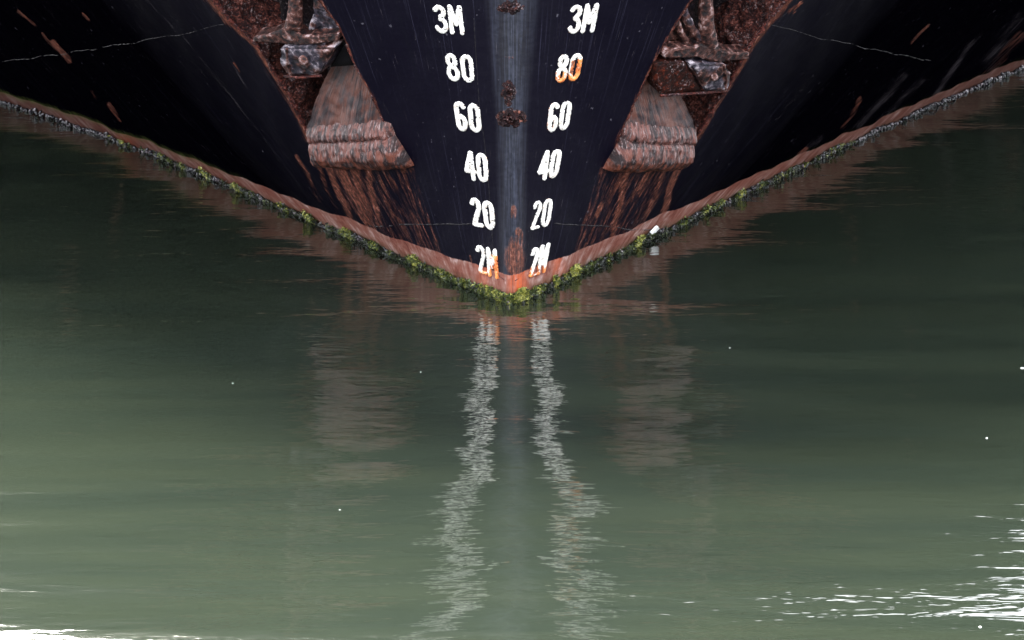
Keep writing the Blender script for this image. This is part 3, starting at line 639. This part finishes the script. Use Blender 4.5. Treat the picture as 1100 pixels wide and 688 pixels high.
prism('crown_block', -1, [(305,46),(304,60),(311,77),(349,77),(366,47)], -0.03, 0.10, M['cast'], an, 0.006, 3, 0.007, 30, taper=0.05)
prism('block_cheek', -1, [(351,76),(368,48),(381,73)], 0.02, 0.10, M['black'], an, 0.003, 2, 0.002, label='cheek of the crown block, its shade painted in black')
dome('pin_head', -1, (331, 60), 0.021, -0.030, M['castw'], an)
V, F_ = tube(HP(-1, *np.array([pix(-1, *p) for p in [(310,78),(325,78.5),(349,77.5)]]).T, np.array([-.028, -.03, -.028])), 0.006, 8, 0.2); mesh_obj('bottom_rim', V, F_, M['edge'], an)
limb('rib', -1, [(313,47),(314,60),(317,76)], [.006,.006,.006], [-.032,-.034,-.03], M['castw'], an)

base = HP(1, *pix(1, 745, 97), np.asarray(0.05))
an = empty('anchor', base, 'anchor with a flat brown rusted cheek, in the pocket right of the stem', 'anchor', 'anchors housed either side of the stem')
limb('shank', 1, [(775,-90),(768,-30),(763,2),(761,28),(762,52)], [.030,.028,.028,.032,.045], [.10,.06,.03,.015,.015], M['castw'], an)
prism('crown_bar', 1, [(709,54),(727,51),(744,49),(752,46),(760,49),(768,46),(774,53),(786,55),(802,55),(803,61),(781,64),(767,65.5),(746,60),(728,61),(711,61)], -0.012, 0.05, M['castw'], an, 0.003, 3, 0.004)
limb('fluke', 1, [(724,-14),(738,14),(746,34),(757,50)], [.014,.016,.018,.018], [.06,.04,.03,.02], M['cast'], an)
limb('fluke', 1, [(716,0),(729,22),(735,40),(741,50)], [.013,.016,.018,.016], [.06,.05,.035,.03], M['castw'], an)
prism('fluke_web', 1, [(742,4),(750,30),(757,50),(742,52),(712,54),(718,44),(729,24)], 0.05, 0.10, M['castw'], an, 0.004, 2, 0.008, 26)
prism('crown_block', 1, [(735,65),(775,64),(781,78),(777,92),(752,94)], -0.035, 0.09, M['cast'], an, 0.006, 3, 0.007, 30, taper=0.04)
prism('block_cheek', 1, [(701,66),(734,65),(751,95),(706,99),(699,85)], -0.02, 0.10, M['brown'], an, 0.004, 3, 0.003, label='flat orange brown rusted cheek of the crown block')
dome('pin_head', 1, (761, 77), 0.017, -0.034, M['castw'], an)
V, F_ = tube(HP(1, *np.array([pix(1, *p) for p in [(706,99.5),(730,98),(752,95.5),(777,93)]]).T, np.array([-.018, -.02, -.028, -.03])), 0.006, 8, 0.2); mesh_obj('bottom_rim', V, F_, M['edge'], an)
limb('rib', 1, [(771,64),(774,78),(773,92)], [.007,.007,.007], [-.036,-.038,-.034], M['castw'], an)

# rust crust lumps on the stem
def crust(sd_, cx, cy, rx, ry, hgt, seed):
    n = 44; s_, z_ = [], []
    P = []
    for j in range(n):
        for i in range(n):
            P.append((cx + rx * (2 * i / (n - 1) - 1), cy + ry * (2 * j / (n - 1) - 1)))
    out = []
    for (x, y) in P:
        side = -1 if x < 550 else 1; q = pix(side, x, y); out.append(HP(side, q[0], q[1], np.asarray(0.0)))
    out = np.array(out); nr = np.array([0, -1.0, 0.1])
    hh = []
    for (x, y), p in zip(P, out):
        r = math.hypot((x - cx) / rx, (y - cy) / ry); nn = mnoise.fractal(Vector((x * 0.16 + seed, y * 0.16, 0)), 1, 2, 4)
        hh.append(hgt * (max(0, 1 - r) ** 0.7 * (1 + 1.4 * nn) - 0.28) if r < 1 else -0.28 * hgt)
    V = out + nr * np.maximum(np.array(hh), -0.002)[:, None]
    hh = np.array(hh).reshape(n, n); keep = (np.maximum(np.maximum(hh[:-1, :-1], hh[1:, 1:]), np.maximum(hh[1:, :-1], hh[:-1, 1:])) > -0.001)
    mesh_obj('rust_crust', V, grid_faces(n, n, keep), M['lump'], ship)
crust(0, 549, 127, 19, 12, 0.035, 1); crust(0, 546, 100, 9, 16, 0.022, 5); crust(0, 549, 8, 17, 9, 0.012, 9)

# ------------------------------------------------------------------ growth along the waterline
def hull_at(sd_, s, z, d): return HP(sd_, np.asarray(s), np.asarray(z), np.asarray(d))
ico = bmesh.new(); bmesh.ops.create_icosphere(ico, subdivisions=2, radius=1.0); IV = np.array([v.co[:] for v in ico.verts]); IF = np.array([[v.index for v in f.verts] for f in ico.faces]); ico.free()
def rot_rand(n):
    q = rng.normal(size=(n, 4)); q /= np.linalg.norm(q, axis=1, keepdims=True); w_, x, y, z = q.T
    return np.stack([1 - 2 * (y * y + z * z), 2 * (x * y - z * w_), 2 * (x * z + y * w_), 2 * (x * y + z * w_), 1 - 2 * (x * x + z * z), 2 * (y * z - x * w_), 2 * (x * z - y * w_), 2 * (y * z + x * w_), 1 - 2 * (x * x + y * y)], 1).reshape(n, 3, 3)
MV, MF, MH = [], [], []; off = 0
for sd_ in (-1, 1):
    n = 2300; s = rng.random(n) * 5.6
    clump = 0.5 + 0.5 * np.sin(s * 21 + 2 * np.sin(s * 7.3)); hh = 0.023 + 0.015 * clump
    z = rng.random(n) * hh - 0.006; dd = -0.006 - 0.016 * rng.random(n) * (1 - z / 0.07)
    keep = rng.random(n) < np.interp(s, [0, .25, .9, 1.6, 5.6], [0.3, 0.5, 0.75, 1, 1]); s, z, dd = s[keep], z[keep], dd[keep]
    C = hull_at(sd_, s, z, dd); R = rot_rand(len(s)); sc = (0.0045 + 0.0060 * rng.random(len(s)) ** 1.5)[:, None] * np.array([1.0, 0.62, 0.5]) * (1.0 + 0.25 * s[:, None] / 5)
    for c, r, k_ in zip(C, R, sc):
        v = IV.copy(); v[:, 1:] *= (1 - 0.35 * v[:, :1]); MV.append((v * k_) @ r.T + c); MF.append(IF + off); off += len(IV); MH.append(np.full(len(IV), min(1, rng.random() ** 2.6)))
o = mesh_obj('mussel_growth', np.concatenate(MV), np.concatenate(MF), M['mussel'], None, attrs={'hue': np.concatenate(MH)})
o['kind'] = 'stuff'; o['label'] = 'dark crust of small mussels along the waterline of the hull'; o['category'] = 'mussels'
# one big mussel hanging on the left side
q = pix(-1, 488, 300)
WV, WF, WH = [], [], []; off = 0
for sd_ in (-1, 1):
    n = 5200; s = rng.random(n) ** 1.5 * (3.6 if sd_ < 0 else 3.3)
    cl = np.array([mnoise.noise(Vector((x * 9, sd_ * 5, 0))) + 0.6 * mnoise.noise(Vector((x * 26, sd_ * 5, 2))) for x in s])
    dens = np.interp(s, [0, .3, 1.4, 2.4, 3.6], [0.9, .75, .6, .28, .05]) + cl * 1.2
    k_ = rng.random(n) < dens; s, cl = s[k_], cl[k_]; n = len(s)
    z = 0.007 + rng.random(n) ** 1.1 * (0.026 + 0.036 * np.clip(cl, -.5, 1)); dd = -0.006 - 0.013 * rng.random(n)
    C = hull_at(sd_, s, z, dd); N = HN(sd_, s, z)
    for i in range(n):
        hue0 = np.clip(0.10 + 0.95 * cl[i] + 0.45 * rng.random() + (0.32 if s[i] < 0.7 else 0.08) - (0.35 if rng.random() < .35 else 0), 0, 1)
        for b in range(4):
            d = N[i] * rng.uniform(0.2, 1) + rng.normal(size=3) * 0.7 + np.array([0, 0, 0.05]); d /= np.linalg.norm(d); ln = rng.uniform(0.006, 0.017)
            sdv = np.cross(d, rng.normal(size=3)); sdv /= np.linalg.norm(sdv) + 1e-9; wd = rng.uniform(0.0015, 0.0038)
            c = C[i]; m = c + d * ln * 0.5 + rng.normal(size=3) * 0.002
            WV += [c - sdv * wd * .5, c + sdv * wd * .5, m + sdv * wd, m - sdv * wd, c + d * ln]; WF += [(off, off + 1, off + 2, off + 3)]; WF2 = (off + 3, off + 2, off + 4); WF.append(WF2); off += 5
            h = float(np.clip(hue0 + rng.normal() * 0.08, 0, 1)); WH += [h * .7, h * .7, h, h, min(1, h * 1.15)]
o = mesh_obj('seaweed_growth', WV, WF, M['weed'], None, smooth=False, attrs={'hue': np.array(WH)})
o['kind'] = 'stuff'; o['label'] = 'bright green and dark seaweed fringe clinging to the waterline round the stem'; o['category'] = 'seaweed'
# big single shells
def shell(px, py, r, side, label):
    s, z = pix(side, px, py); c = HP(side, s, z, np.asarray(-0.026)); v = IV.copy(); v[:, 1:] *= (1 - 0.3 * v[:, :1]); v = v * np.array([r, r * .7, r * .5]) @ rot_rand(1)[0].T
    o = mesh_obj('mussel', v, IF, M['mussel'], None, attrs={'hue': np.full(len(IV), 0.28)}); o.location = c; o['label'] = label; o['category'] = 'mussel'
shell(488, 305, 0.019, -1, 'large dark mussel hanging low on the waterline left of the stem')

# white scrap stuck to the band on the right
s, z = pix(1, 703, 246); V = []
n = 9
for k_ in range(n):
    a = 2 * math.pi * k_ / n; rr = 0.020 * random.uniform(.65, 1.25); V.append(HP(1, s + 1.5 * rr * math.cos(a), z + rr * math.sin(a), np.asarray(-0.006)))
V2 = [v - (HN(1, s, z)) * -0.010 for v in V]; F_ = [tuple(range(n)), tuple(range(2 * n - 1, n - 1, -1))] + [(i, n + i, n + (i + 1) % n, (i + 1) % n) for i in range(n)]
cc = np.mean(V, axis=0); o = mesh_obj('white_scrap', [v - cc for v in V + V2], F_, M['white'], None, smooth=False); o.location = cc
o['label'] = 'small white scrap stuck on the red waterline band right of the stem'; o['category'] = 'scrap'

# ------------------------------------------------------------------ water
V = [(-400, -400, 0), (400, -400, 0), (400, 900, 0), (-400, 900, 0)]
o = mesh_obj('water', V, [(0, 1, 2, 3)], M['water'], None, smooth=False); o['kind'] = 'structure'
# foam flecks drifting on the water
FL = [((1098, 396), 0.012, 'white foam fleck at the far right of the water'), ((1060, 471), 0.007, 'small white foam fleck on open water above the bright ripples at right'), ((1053, 674), 0.008, 'foam fleck in the bright ripples at the bottom right'),
      ((452, 400), 0.004, 'tiny foam fleck near the left reflection of the marks'), ((250, 412), 0.004, 'tiny foam fleck on the green water at left'), ((784, 374), 0.0045, 'tiny foam fleck on the dark water right of the stem'), ((365, 548), 0.0045, 'tiny foam fleck on the lower left water')]
for (p, r, lb) in FL:
    r *= 0.5; c = on_water(*p); v = IV * np.array([r, r * 1.3, r * 0.45]); v = v * (1 + 0.15 * rng.random((len(v), 1)))
    o = mesh_obj('foam_fleck', v, IF, M['white'], None); o.location = (c[0], c[1], r * 0.15); o['label'] = lb; o['category'] = 'foam'; o['group'] = 'foam flecks drifting on the water'
